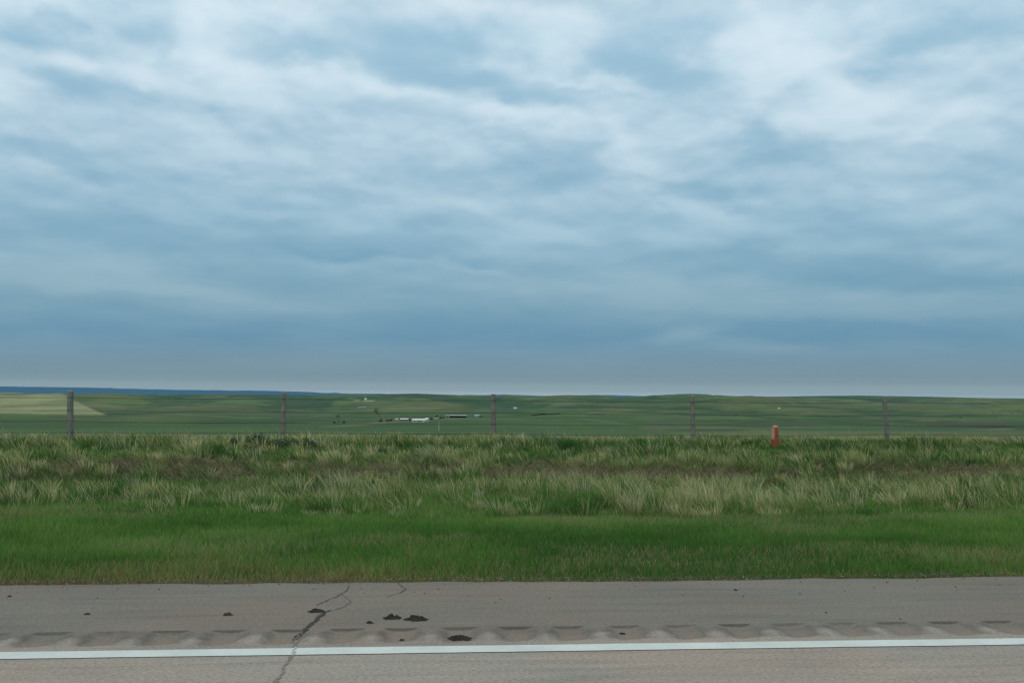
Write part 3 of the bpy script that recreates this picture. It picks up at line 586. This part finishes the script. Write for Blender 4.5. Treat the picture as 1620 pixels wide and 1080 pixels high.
def strip_at(X, Y, wd=.62):
    c = 18.75 + (fbm(X, Y * 0, 5, 3, 3) - .5) * 1.5
    return np.exp(-(np.abs(Y - c) / (wd * (.55 + .9 * fbm(X, Y * 0, 2.2, 3, 14)))) ** 3) * (1 - .75 * sstep(.50, .66, fbm(X, Y, 1.3, 3, 15)))
def marker_clear(X, Y):         # lower grass in front of the marker post
    px = 810 + 1620 * (X - .0813 * Y) / Y
    return np.exp(-((px - 1226) / 30) ** 2) * (Y > 19.5) * (Y < 24.6)
GREENS = [[.050, .130, .030], [.070, .185, .034], [.110, .245, .048], [.17, .29, .080]]
STRAWS = [[.32, .36, .14], [.50, .50, .23], [.66, .62, .35], [.48, .51, .34]]
def tall():
    # filler: shorter green blades everywhere
    X, Y = scatter(300000, 11.8, 29.5); n = len(X)
    st = strip_at(X, Y); a = fbm(X, Y, 1.3, 3, 221); ri = sstep(11.6, 13.4, Y + (a - .5) * 2)
    k = rng.random(n) < (1 - .70 * st) * (.35 + .65 * ri); X, Y, st, a, ri = X[k], Y[k], st[k], a[k], ri[k]; n = len(X)
    h = (.08 + .12 * a) * (.6 + .4 * ri) * (1 - .45 * marker_clear(X, Y)) * rng.uniform(.6, 1.3, n)
    kk = np.clip((a - .35) * 5 + rng.normal(0, .5, n), 0, 3); G = pick(GREENS, kk)
    pale = rng.random(n) < .12 + .30 * sstep(.5, .7, fbm(X, Y, .8, 3, 223)); G = np.where(pale[:, None], np.array([.27, .30, .13]), G)
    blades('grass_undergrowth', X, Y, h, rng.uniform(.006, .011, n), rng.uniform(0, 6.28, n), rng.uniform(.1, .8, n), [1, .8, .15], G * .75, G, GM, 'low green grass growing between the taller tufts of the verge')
    # tufts
    TX, TY = scatter(9800, 12.2, 29.0); m = len(TX)
    a = fbm(TX, TY, 1.5, 3, 201); big = fbm(TX, TY, 4.5, 3, 205); st = strip_at(TX, TY); ri = sstep(12.0, 13.4, TY + (a - .5) * 1.8)
    low = np.exp(-((TY - 21.2) / 1.1) ** 2); pre = np.exp(-((TY - 17.4) / .7) ** 2)
    keep = rng.random(m) < np.clip((.50 + 1.5 * (a - .4)) * (1 - .72 * st) * (1 - .35 * low) * (1 - .6 * pre), .03, 1)
    TX, TY, a, big, st, ri, low, pre = [q[keep] for q in (TX, TY, a, big, st, ri, low, pre)]; m = len(TX)
    th = (.17 + .20 * np.clip(a - .2, 0, 1) + .07 * rng.random(m)) * (.5 + .5 * ri) * (1 - .35 * st) * (1 - .30 * low) * (1 - .30 * pre) * (1 - .65 * marker_clear(TX, TY))
    th = th * (1 - .34 * sstep(22.6, 24.5, TY)) * rng.uniform(.75, 1.3, m)
    tr = rng.uniform(.05, .17, m)
    tsw = np.clip(.43 + (big - .5) * 1.1 + rng.normal(0, .34, m) - .06 * (TX > 2) + .28 * sstep(23.4, 24.4, TY), .02, .97)
    tg = np.clip((big - .35) * 4 + rng.normal(0, .8, m), 0, 3); ts = np.clip(rng.normal(1.3, 1.0, m), 0, 3)
    twd = R(178) + rng.normal(0, .8, m); tl = np.clip(rng.normal(.25, .16, m), 0, .7)
    i = np.repeat(np.arange(m), rng.integers(26, 80, m)); n = len(i)
    ang = rng.uniform(0, 6.28, n); rr = tr[i] * np.sqrt(rng.random(n))
    X = TX[i] + np.cos(ang) * rr; Y = TY[i] + np.sin(ang) * rr
    fan = rr / tr[i] * .38 + rng.uniform(0, .12, n)
    lx = np.cos(ang) * fan + np.cos(twd[i]) * tl[i]; ly = np.sin(ang) * fan + np.sin(twd[i]) * tl[i]
    ld = np.arctan2(ly, lx); le = np.clip(np.hypot(lx, ly), .03, 1.05)
    h = th[i] * rng.uniform(.5, 1.25, n); straw = rng.random(n) < tsw[i]
    w = rng.uniform(.005, .010, n) * np.clip(Y / 16, .8, 1.4); w = np.where(straw, w * 1.05, w)
    G = pick(GREENS, np.clip(tg[i] + rng.normal(0, .4, n), 0, 3)); S = pick(STRAWS, np.clip(ts[i] + rng.normal(0, .4, n), 0, 3)) * rng.uniform(.75, 1.1, (n, 1))
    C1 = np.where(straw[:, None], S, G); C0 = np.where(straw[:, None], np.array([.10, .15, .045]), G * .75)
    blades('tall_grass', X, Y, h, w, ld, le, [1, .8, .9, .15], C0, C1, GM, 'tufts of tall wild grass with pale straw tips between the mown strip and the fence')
    # thin flowering stems standing above the rest
    X, Y = scatter(3800, 14, 27.5); n = len(X); cl = fbm(X, Y, 1.5, 2, 231); k = (cl > .45) & (strip_at(X, Y) < .3) & (marker_clear(X, Y) < .2); X, Y = X[k], Y[k]; n = len(X)
    S = np.array([.33, .35, .25]) * rng.uniform(.6, 1.1, (n, 1))
    blades('tall_grass_stems', X, Y, rng.uniform(.25, .50, n), rng.uniform(.004, .006, n), R(185) + rng.normal(0, .6, n), rng.uniform(.15, .7, n), [1, .8, .9, 1.7, .3], S * .6, S, GM, 'thin pale seed stems rising above the tall grass')
    # flattened dead stems along the brown ditch line
    X, Y = scatter(70000, 17.4, 20.6); n = len(X)
    k = rng.random(n) < strip_at(X, Y, .75) * .9 + .02; X, Y = X[k], Y[k]; n = len(X)
    dz = fbm(X, Y, 1.2, 3, 241)
    S = pick([[.125, .115, .060], [.21, .195, .105], [.38, .37, .21]], np.clip(rng.normal(.9, .7, n) + (dz - .5) * 2, 0, 2))
    ld = np.where(rng.random(n) < .5, 0, math.pi) + rng.normal(0, .45, n)
    blades('dead_grass', X, Y, rng.uniform(.10, .30, n), rng.uniform(.006, .011, n), ld, rng.uniform(.85, 1.3, n), [1, .9, .6, .2], S * .8, S, GM, 'flattened brown dead grass lying along the shallow ditch', face=R(90) + rng.normal(0, .6, n), z0=.02)
tall()

# dark bushy weeds in the tall grass
WEED = mat_simple('weed_leaves', (.040, .090, .034, 1), .8, .5, 9, c2=(.022, .055, .024, 1))
def leafy(name, cat, label, group, c, rx, ry, rz, n, size, mat, stem_mat, stem='stem', leafname='leaves'):
    root = empty(name, c); props(root, label, cat, group)
    mb = MB(); r2 = np.random.default_rng(int(abs(c[0]) * 1000) % 9999 + n)
    lobes = [(r2.uniform(-.7, .7) * rx, r2.uniform(-.6, .6) * ry, r2.uniform(.35, .75) * rz, r2.uniform(.3, .55)) for _ in range(9)]
    for _ in range(n):
        lx, ly, lz, lr = lobes[r2.integers(0, 9)]
        d = r2.normal(0, 1, 3); d /= np.linalg.norm(d); q = r2.random() ** .5
        p = Vector((lx + d[0] * lr * rx * q, ly + d[1] * lr * ry * q, max(.02 * rz, lz + d[2] * lr * rz * q)))
        a = Vector(r2.normal(0, 1, 3)).normalized(); b = a.orthogonal().normalized(); s = size * r2.uniform(.5, 1.4); i = len(mb.v)
        mb.v += [tuple(p - a * s), tuple(p + b * s * .38), tuple(p + a * s), tuple(p - b * s * .38)]; mb.f.append((i, i + 1, i + 2, i + 3))
    mb.build(leafname, mat, root)
    st = MB()
    for (lx, ly, lz, lr) in lobes[:6]: st.tube([(lx * .2, ly * .2, -.02 * rz), (lx * .6, ly * .6, lz * .5), (lx, ly, lz + .3 * rz * lr)], [size * .18, size * .14, size * .07], 5)
    st.build(stem, stem_mat, root)
    return root
STEM = mat_simple('weed_stem', (.06, .07, .035, 1), .8, .3, 10)
GW = 'dark leafy weeds in the tall grass near the second fence post'
for (px, py, wpx, hpx, lab) in [(369, 712, 8, 16, 'narrow dark green weed clump, leftmost of the dark weeds below the fence'), (408, 713, 22, 22, 'broadest dark blue green weed clump left of the second fence post'),
                                (455, 712, 22, 16, 'dark green weed clump right at the foot of the second fence post'), (492, 713, 12, 18, 'dark upright weed clump, rightmost of the dark weeds below the fence')]:
    g = ground(px, py, .10); s = g.length / F; g.z = H(g.x, g.y)
    leafy('weed_clump', 'weed', lab, GW, g, wpx * s * 1.15, wpx * s * .7, hpx * s * 1.22, int(60 * wpx), .028, WEED, STEM)
g = ground(1535, 790, -.05); g.z = H(g.x, g.y)
def stalk(g):
    root = empty('weed_stalk', g); props(root, 'single upright weed stalk with a yellowish seed head in the right-hand grass', 'weed')
    mb = MB(); mb.tube([(0, 0, 0), (.01, 0, .2), (.0, 0, .36)], [.004, .0035, .003], 6); mb.build('stem', STEM, root)
    mb = MB(); mb.tube([(0, 0, .30), (0, 0, .34), (.004, 0, .42), (0, 0, .46)], [.006, .014, .012, .003], 7); mb.build('seed_head', mat_simple('seed_head', (.33, .33, .16, 1), .9, .4, 60), root)
stalk(g)

# ------------------------------------------------------------------ fence
WOOD = mat_simple('weathered_post', (.178, .190, .160, 1), .95, .45, 6, c2=(.092, .098, .084, 1), bump=.8, stretch=(8, 8, .8))
WOODTOP = mat_simple('cut_post_top', (.36, .33, .29, 1), .95, .3, 40)
WIRE = mat_simple('rusty_wire', (.028, .024, .022, 1), .8, .3, 30)
fence = empty('wire_fence', (0, 0, 0))
props(fence, 'barbed wire fence on weathered round wooden posts along the crest of the verge', 'fence')
FY = 25.31
def fence_xy(px):
    d = ray(px, 640); t = FY / d[1]; return d[0] * t
posts = []
def post_mesh(r, lean, wob, zt):
    mb = MB(); pts = []; rad = []; zb = -.3
    for i in range(10):
        t = i / 9; z = zb + (zt - zb) * t
        pts.append((lean * t + wob * math.sin(t * 5), 0, z)); rad.append(r * (1.06 - .1 * t + random.uniform(-.03, .03)))
    mb.tube(pts, rad, 14, cap=True)
    return mb, pts[-1]
spec = [(-228, .065, 0, 0, 616), (112, .074, -.01, .008, 618.5), (448.5, .056, .0, .004, 621.3), (781, .062, -.005, .006, 623.8), (1096, .058, -.004, .004, 626.4), (1404, .054, -.075, .010, 627.6), (1702, .056, .01, .005, 628.5)]
for i, (px, r, lean, wob, pt) in enumerate(spec):
    x = fence_xy(px); zb = H(x, FY); s = FY * math.hypot(1, (px - 810) / F * 0) / F
    d = ray(px, pt); ztop = EYE + d[2] * FY / d[1]
    mb, top = post_mesh(r, lean, wob, ztop - zb)
    o = mb.build('post', WOOD, fence, smooth=False); o.location = (x, FY, zb)
    tp = MB(); tp.tube([(top[0], top[1], top[2] + .001), (top[0], top[1], top[2] + .014)], [r * .93, r * .86], 14); c = tp.build('post_top', WOODTOP, o)
    if lean < -.05: o['label'] = 'leaning fence post, its top tilted to the left'
    posts.append((x, lean, ztop, r))
for wi, dz in enumerate((.145, .455, .72, .965)):
    P = []
    xs = [p[0] for p in posts]; zs = [p[2] - dz + (.012 if wi % 2 else -.008) * math.sin(i * 2.1 + wi) for i, p in enumerate(posts)]
    xs = [xs[0] - 25] + xs + [xs[-1] + 25]; zs = [zs[0]] + zs + [zs[-1]]
    mb = MB()
    for i in range(len(xs) - 1):
        seg = 12
        for k in range(seg):
            t = k / seg; P.append((xs[i] + (xs[i + 1] - xs[i]) * t, FY - posts[0][3] - .004, zs[i] * (1 - t) + zs[i + 1] * t - .02 * 4 * t * (1 - t)))
    mb.tube(P, [.0050] * len(P), 5)
    b = MB()
    for x in np.arange(-14, 18, .13):
        z = float(np.interp(x, [p[0] for p in P], [p[2] for p in P])); y = FY - posts[0][3] - .004
        a = random.uniform(0, 3.14); v = Vector((math.cos(a) * .4, math.sin(a) * .6, math.sin(a + 1))) * .018
        mb.tube([(x - v.x, y - v.y, z - v.z), (x + v.x, y + v.y, z + v.z)], [.0014, .0014], 3)
    mb.build('wire', WIRE, fence)

# ------------------------------------------------------------------ orange marker post
def marker():
    g = ground(1226.5, 704, .12); g.y = 23.6; d = ray(1226.5, 690); g.x = d[0] * 23.6 / d[1]; z0 = H(g.x, g.y)
    zt = EYE + ray(1226.5, 672.8)[2] * 23.6 / ray(1226.5, 672.8)[1]; zl = EYE + ray(1226.5, 703)[2] * 23.6 / ray(1226.5, 703)[1]
    root = empty('marker_post', (g.x, g.y, min(z0, zl) - .02), R(24)); h = zt - (min(z0, zl) - .02)
    props(root, 'short orange utility marker post with a pale rounded top standing in the grass', 'marker post')
    O = mat_simple('faded_orange_plastic', (.25, .062, .020, 1), .85, .35, 14, c2=(.16, .038, .016, 1)); Pc = mat_simple('sun_bleached_plastic', (.46, .28, .19, 1), .85, .2, 20)
    def ring(w, d, r, z, n=6):
        out = []
        for (sx, sy) in ((1, 1), (-1, 1), (-1, -1), (1, -1)):
            a0 = {(1, 1): 0, (-1, 1): 90, (-1, -1): 180, (1, -1): 270}[(sx, sy)]
            for k in range(n):
                a = R(a0 + 90 * k / (n - 1)); out.append((sx * (w / 2 - r) + math.cos(a) * r, sy * (d / 2 - r) + math.sin(a) * r, z))
        return out
    def loft(rings, cap=True):
        mb = MB(); n = len(rings[0])
        for r in rings: mb.v += r
        for i in range(len(rings) - 1):
            for k in range(n): mb.f.append((i * n + k, i * n + (k + 1) % n, (i + 1) * n + (k + 1) % n, (i + 1) * n + k))
        mb.f.append(tuple((len(rings) - 1) * n + k for k in range(n))); return mb
    sl = [(0, .175), (.25, .160), (.45, .150), (.62, .134), (.8, .124), (.93, .118)]
    loft([ring(w, w * .8, .022, h * t) for t, w in sl]).build('body', O, root, True)
    loft([ring(.122, .100, .03, h * .925), ring(.120, .098, .03, h * .96), ring(.108, .086, .03, h * .985), ring(.08, .06, .025, h * .998), ring(.04, .03, .012, h)]).build('cap', Pc, root, True)
    mb = MB(); mb.box((-.070, -.002, h * .5), (.012, .085, h * .78)); mb.build('edge_strip', Pc, root)
marker()

# ------------------------------------------------------------------ farmsteads far off
M_WHITE = mat_simple('white_siding', (.50, .52, .50, 1), .6, .12, 1.2); M_ROOFW = mat_simple('pale_metal_roof', (.66, .69, .70, 1), .45, .08, 1.0)
M_DARK = mat_simple('dark_timber', (.030, .032, .034, 1), .9, .3, 1.5); M_BLUEG = mat_simple('blue_grey_siding', (.16, .21, .24, 1), .7, .2, 1.0)
M_TURQ = mat_simple('turquoise_siding', (.22, .55, .55, 1), .6, .15, 1.0); M_GREYR = mat_simple('grey_roof', (.20, .22, .23, 1), .7, .2, 1.0); M_TANW = mat_simple('weathered_boards', (.30, .29, .23, 1), .9, .3, 1.5)
M_GLASS = mat_simple('dark_glass', (.03, .035, .04, 1), .15, .1, 3); M_RUB = mat_simple('tyre_rubber', (.02, .02, .02, 1), .9, .2, 5)
def seat(g, w):            # stand a long building on the higher end of its ground
    az = math.atan2(g.x, g.y); g.z = max(H(g.x + k * w / 2 * math.cos(az), g.y - k * w / 2 * math.sin(az)) for k in (-1, -.5, 0, .5, 1)) - .05
def scale_at(g): return math.hypot(g.x, g.y) / F
def building(name, cat, label, px0, px1, pyb, hpx, depth, roofpx, wall, roof, door=None, rot=0, ndoor=1, windows=0, group=None):
    g = ground_hit((px0 + px1) / 2, pyb); s = scale_at(g); w = (px1 - px0) * s; h = hpx * s; rh = roofpx * s; seat(g, w)
    az = math.atan2(g.x, g.y); root = empty(name, g, -az + R(rot)); props(root, label, cat, group)
    mb = MB(); b = 0; W, D = w / 2, depth / 2
    mb.v = [(-W, -D, -3), (W, -D, -3), (W, D, -3), (-W, D, -3), (-W, -D, h), (W, -D, h), (W, D, h), (-W, D, h), (-W, 0, h + rh), (W, 0, h + rh)]
    mb.f = [(0, 1, 5, 4), (1, 2, 6, 9, 5), (2, 3, 7, 6), (3, 0, 4, 8, 7), (4, 5, 9, 8), (6, 7, 8, 9)]
    mb.build('wall', wall, root)
    r = MB(); r.gable(w, depth, h + .06, h + rh + .06, .4, .12); r.build('roof', roof, root)
    for i in range(ndoor):
        if door is None: break
        mb = MB(); dw = min(w * .16, 3.2); mb.box((-W + w * (i + .6) / (ndoor + .2), -D - .05, h * .42), (dw, .10, h * .84)); mb.build('door', door, root)
    for i in range(windows):
        mb = MB(); mb.box((-W + w * (i + .5) / windows * .8, -D - .05, h * .6), (.9, .09, .7)); mb.build('window', M_GLASS, root)
    return root
def open_shed(name, cat, label, px0, px1, pyb, hpx, depth, wall, roof, nb, over=.5, group=None):
    g = ground_hit((px0 + px1) / 2, pyb); s = scale_at(g); w = (px1 - px0) * s; h = hpx * s
    az = math.atan2(g.x, g.y); dx, dy = w / 2 * math.cos(az), -w / 2 * math.sin(az); za, zb = H(g.x - dx, g.y - dy), H(g.x + dx, g.y + dy)
    g.z = max(g.z, (za + zb) / 2); root = empty(name, g, -az); root.rotation_euler = (0, math.atan2(za - zb, w), -az); props(root, label, cat, group)
    mb = MB(); mb.box((0, depth / 2, h / 2 - .5), (w, .15, h + 1)); mb.box((-w / 2, 0, h / 2 - .5), (.15, depth, h + 1)); mb.box((w / 2, 0, h / 2 - .5), (.15, depth, h + 1)); mb.build('wall', wall, root)
    mb = MB(); b = 0; ov = over; z0, z1 = h * .80, h * 1.12; W = w / 2 + .3; D = depth / 2
    for x in (-W, W): mb.v += [(x, -D - ov, z1), (x, D + .3, z0), (x, D + .3, z0 + .1), (x, -D - ov, z1 + .1)]
    mb.f = [(0, 1, 2, 3), (7, 6, 5, 4), (0, 4, 5, 1), (1, 5, 6, 2), (2, 6, 7, 3), (3, 7, 4, 0)]
    mb.build('roof', roof, root)
    mb = MB(); mb.box((0, -D - ov - .06, z1 - h * .10), (w + .6, .1, h * .34)); mb.build('fascia', roof, root)
    for i in range(nb + 1):
        mb = MB(); mb.box((-w / 2 + w * i / nb, -D + .05, z1 / 2 - .6), (.22, .22, z1 + .8)); mb.build('post', wall, root)
    return root
building('farm_building', 'building', 'long white low building with a white roof near the middle of the farmyard', 652.5, 671, 667.3, 3.2, 6, 1.5, M_WHITE, M_ROOFW, M_GREYR, rot=9, ndoor=1, windows=3)
building('farm_shed', 'shed', 'small white gabled shed at the right end of the long white building', 673.5, 677.5, 666.4, 3.6, 4, 1.5, M_WHITE, M_ROOFW, M_DARK, rot=-20)
open_shed('machine_shed', 'shed', 'long open-fronted machine shed with a bright white roof right of the farmyard', 711, 738, 660.2, 3.6, 8, M_DARK, M_ROOFW, 6)
building('farm_barn', 'barn', 'blue grey barn joined to the left end of the open machine shed', 704.5, 711, 660.6, 3.2, 8, 1.4, M_BLUEG, M_BLUEG, M_DARK)
building('farm_shed', 'shed', 'small turquoise shed at the right end of the farmyard', 751, 758, 658.8, 2.2, 4, .6, M_TURQ, M_TURQ, M_BLUEG)
building('farm_shed', 'shed', 'low dark shed with a pale roof left of the long white building', 634, 645, 664.8, 1.9, 5, 1.0, M_DARK, M_ROOFW, M_GREYR)
building('farm_shed', 'shed', 'tiny white shed at the left end of the farmyard beside the bare tree', 626, 629, 664.2, 1.5, 2.5, .8, M_WHITE, M_WHITE, M_DARK)
building('farmhouse', 'house', 'white house on the bare tan ground high on the far hill', 576.5, 580, 633.0, 1.8, 7, .9, M_WHITE, M_ROOFW, M_GREYR, windows=1)
building('long_low_shed', 'shed', 'long low pale roofed shed on the slope below the white hill house', 565.5, 579, 644.8, .6, 5, .5, M_TANW, M_TANW, None)
open_shed('long_low_shed', 'shed', 'longest low dark shed with a pale roof edge right of the third fence post', 841, 886, 655.6, 1.7, 5, M_DARK, M_TANW, 12, .3)
open_shed('long_low_shed', 'shed', 'shorter low tan shed further right of the long dark one', 933, 957, 655.6, 1.6, 5, M_DARK, mat_simple('straw_roof', (.5, .48, .36, 1), .8, .2, 1), 5, .3)
building('field_shed', 'shed', 'small white shed alone on the hillside just right of the third fence post', 812.5, 817.5, 646.5, 1.3, 4, .7, M_WHITE, M_ROOFW, M_DARK)
building('water_tank_shed', 'shed', 'tiny white shed on the hillside above the orange marker post', 1231, 1234, 646.3, .8, 3, .5, M_WHITE, M_ROOFW, M_DARK)
def car(label, px, py, body, rot, name='parked_car', cat='car', L_=4.6):
    g = ground_hit(px, py); az = math.atan2(g.x, g.y); root = empty(name, g + Vector((0, 0, .0)), -az + R(rot)); props(root, label, cat)
    mb = MB(); mb.box((0, 0, .72), (L_, 1.8, .62), 0, .97); mb.build('body', body, root)
    mb = MB(); mb.box((-.2, 0, 1.30), (L_ * .52, 1.6, .56), 0, .82); mb.build('cabin', M_GLASS if body is not M_GLASS else M_DARK, root)
    for sx in (-1, 1):
        for sy in (-1, 1):
            mb = MB(); mb.tube([(sx * L_ * .31, sy * .72, .33), (sx * L_ * .31, sy * .93, .33)], [.34, .34], 12); mb.build('wheel', M_RUB, root)
car('white car parked between the white building and the machine shed', 690, 662.5, M_WHITE, 12)
car('dark car parked just right of the turquoise shed', 761, 659.6, M_DARK, 8)
car('dark car parked at the right end of the open machine shed', 743, 660.2, M_BLUEG, -10)

BARK = mat_simple('bare_bark', (.10, .078, .066, 1), .95, .3, 3); TWIG = mat_simple('bare_twigs', (.13, .092, .080, 1), .95, .3, 3)
def bare_tree(label, px, py, hpx, leanx, spread, seed, levels=4, trunk_k=.035):
    g = ground_hit(px, py); s = scale_at(g); h = hpx * s; root = empty('bare_tree', g); props(root, label, 'tree', 'bare trees by the farmyard')
    r = random.Random(seed); tr = MB(); cr = MB()
    top = Vector((leanx * h * .30, 0, h * .42)); tr.tube([(0, 0, -.5), tuple(top * .45 + Vector((leanx * .02 * h, 0, 0))), tuple(top)], [h * trunk_k * 1.3, h * trunk_k, h * trunk_k * .75], 9)
    def grow(p, d, L_, rad, lv):
        q = p + d * L_ * .5 + Vector((r.uniform(-.1, .1), r.uniform(-.1, .1), r.uniform(-.02, .1))) * L_; e = p + d * L_
        e += Vector((r.uniform(-.15, .15), r.uniform(-.15, .15), 0)) * L_
        cr.tube([tuple(p), tuple(q), tuple(e)], [rad, rad * .8, rad * .55], 5, cap=False)
        if lv == 0: return
        for _ in range(4 if lv > 1 else 5):
            nd = (d + Vector((r.uniform(-1, 1), r.uniform(-1, 1), r.uniform(-.35, .7))) * spread).normalized()
            grow(p.lerp(e, r.uniform(.45, 1)), nd, L_ * r.uniform(.5, .75), rad * .44, lv - 1)
    for k in range(4):
        d = Vector((leanx * .5 + r.uniform(-.7, .7), r.uniform(-.6, .6), 1)).normalized(); grow(top * r.uniform(.8, 1.0), d, h * .33, h * trunk_k * .40, levels)
    tr.build('trunk', BARK, root, True); cr.build('crown', TWIG, root)
bare_tree('tall bare tree leaning left over the left end of the farmyard', 605.5, 665.5, 21, -.9, .75, 3)
bare_tree('small bushy bare tree standing alone left of the farmyard', 535.5, 668, 13, -.1, .95, 8, trunk_k=.04)
SHRUB = mat_simple('dark_shrub_leaves', (.030, .050, .028, 1), .8, .5, 2, c2=(.016, .026, .018, 1)); BSHRUB = mat_simple('brown_shrub_leaves', (.060, .050, .036, 1), .8, .4, 2)
GS = 'dark shrubs around the farmyard'
for (px, py, wpx, hpx, m, lab) in [(602, 667, 5, 2.6, SHRUB, 'dark low shrub at the foot of the tall bare tree, on its left'), (613, 666.4, 5, 2.8, BSHRUB, 'brown low shrub just right of the tall bare tree'), (619, 666, 5, 3.0, BSHRUB, 'brown shrub between the tall bare tree and the tiny white shed'),
                                (544, 669, 4, 2.2, SHRUB, 'dark low shrub right of the small bushy bare tree'), (529, 669, 4, 1.6, SHRUB, 'dark low shrub left of the small bushy bare tree'), (648, 665.5, 3.5, 3.0, BSHRUB, 'brown shrub at the left end of the long white building'),
                                (683, 664, 4, 2.8, SHRUB, 'dark shrub left of the white car'), (697, 662.4, 4.5, 3.2, SHRUB, 'dark shrub right of the white car'), (702, 661.6, 3, 2.6, BSHRUB, 'brown shrub at the left end of the blue grey barn'),
                                (672.2, 665.6, 1.5, 4.2, SHRUB, 'narrow dark shrub between the long white building and the white gabled shed'), (691, 659.3, 3.5, 3.0, SHRUB, 'dark shrub behind the white car')]:
    g = ground_hit(px, py); s = scale_at(g)
    leafy('shrub', 'shrub', lab, GS, g, wpx * s * .55, wpx * s * .45, hpx * s, 260, .42, m, BARK, leafname='crown', stem='trunk')

def pole(px, pyt, pyb):
    g = ground_hit(px, pyb); s = scale_at(g); h = (pyb - pyt) * s; root = empty('marker_pole', g); props(root, 'thin pale pole standing in the green field below the white car', 'pole')
    mb = MB(); mb.tube([(0, 0, -.3), (0, 0, h)], [.10, .09], 8); mb.build('shaft', mat_simple('pale_pole', (.42, .44, .38, 1), .8, .2, 2), root)
    mb = MB(); mb.tube([(0, 0, h), (0, 0, h + .12)], [.13, .11], 8); mb.build('cap', M_WHITE, root)
pole(694.3, 667.5, 681)

# cattle
COW = mat_simple('black_hide', (.016, .014, .013, 1), .8, .3, 3)
def cow_mesh():
    me = bpy.data.meshes.new('cow'); V = []; E = []; RD = []
    def a(p, r, link=None):
        V.append(p); RD.append(r)
        if link is not None: E.append((link, len(V) - 1))
        return len(V) - 1
    c0 = a((-.55, 0, 1.02), .36); c1 = a((0, 0, .98), .40, c0); c2 = a((.55, 0, 1.02), .38, c1); nk = a((.95, 0, .98), .20, c2); hd = a((1.22, 0, .62), .15, nk); mz = a((1.34, 0, .36), .09, hd)
    a((1.12, .18, .76), .035, hd); a((1.12, -.18, .76), .035, hd)
    for sy in (-1, 1):
        k = a((-.72, sy * .2, .72), .17, c0); hk = a((-.84, sy * .2, .42), .07, k); a((-.78, sy * .2, .03), .06, hk)
        k = a((.58, sy * .2, .62), .12, c2); kn = a((.60, sy * .2, .34), .065, k); a((.58, sy * .2, .03), .06, kn)
    t = a((-.93, 0, 1.15), .05, c0); a((-1.0, 0, .55), .03, t)
    me.from_pydata(V, E, []); me.update(); o = bpy.data.objects.new('cow_build', me); col.objects.link(o)
    m = o.modifiers.new('skin', 'SKIN'); m2 = o.modifiers.new('sub', 'SUBSURF'); m2.levels = 1; m2.render_levels = 1
    for i, sv in enumerate(me.skin_vertices[0].data): sv.radius = (RD[i], RD[i]); sv.use_root = (i == 0)
    dg = bpy.context.evaluated_depsgraph_get(); res = bpy.data.meshes.new_from_object(o.evaluated_get(dg))
    bpy.data.objects.remove(o); res.name = 'cow'; res.materials.clear(); res.materials.append(COW); res.polygons.foreach_set('use_smooth', [True] * len(res.polygons)); return res
CM = cow_mesh(); GC = 'black cattle grazing on the far pasture'
cow0 = None
for i, (px, py, rz, lab) in enumerate([(1519.5, 662.2, 10, 'lone black cow above the dark gully, lowest of the right-hand cattle'), (1571, 653.5, 170, None), (1585.5, 649.2, 5, None), (1601, 654, 190, None), (1558.5, 654, 60, None), (1575, 660.0, 80, None),
                                  (1555.5, 645.5, 95, None), (1611, 649.2, 0, None), (1610, 640, 20, None), (1165.5, 657, 175, 'single black cow on the slope between the fourth fence post and the orange marker'), (1241, 637, 185, 'tiny black cow high on the hillside above the orange marker')]):
    o = bpy.data.objects.new('cow', CM) if cow0 is None else cow0.copy(); cow0 = cow0 or o; col.objects.link(o)
    g = ground_hit(px, py); o.location = g; o.rotation_euler = (0, 0, R(rz)); o.scale = (1.3, 1.3, 1.3)
    props(o, lab or 'small black cow grazing on the far right hillside above the dark gully', 'cow', GC)

# ------------------------------------------------------------------ haze
def haze():
    mb = MB(); zb, zt = -60.0, 150.0; mb.box((0, 0, (zb + zt) / 2), (150000, 74000, zt - zb))
    m = bpy.data.materials.new('haze'); m.use_nodes = True; nt = m.node_tree; nt.nodes.clear()
    o_ = nt.nodes.new('ShaderNodeOutputMaterial'); v = nt.nodes.new('ShaderNodeVolumePrincipled'); nt.links.new(v.outputs[0], o_.inputs['Volume'])
    v.inputs['Color'].default_value = (.10, .47, .84, 1); v.inputs['Density'].default_value = 2.2e-5; v.inputs['Anisotropy'].default_value = 0.0
    o = mb.build('haze', m); props(o, 'thin blue haze over the distant prairie', 'haze', kind='stuff')
haze()
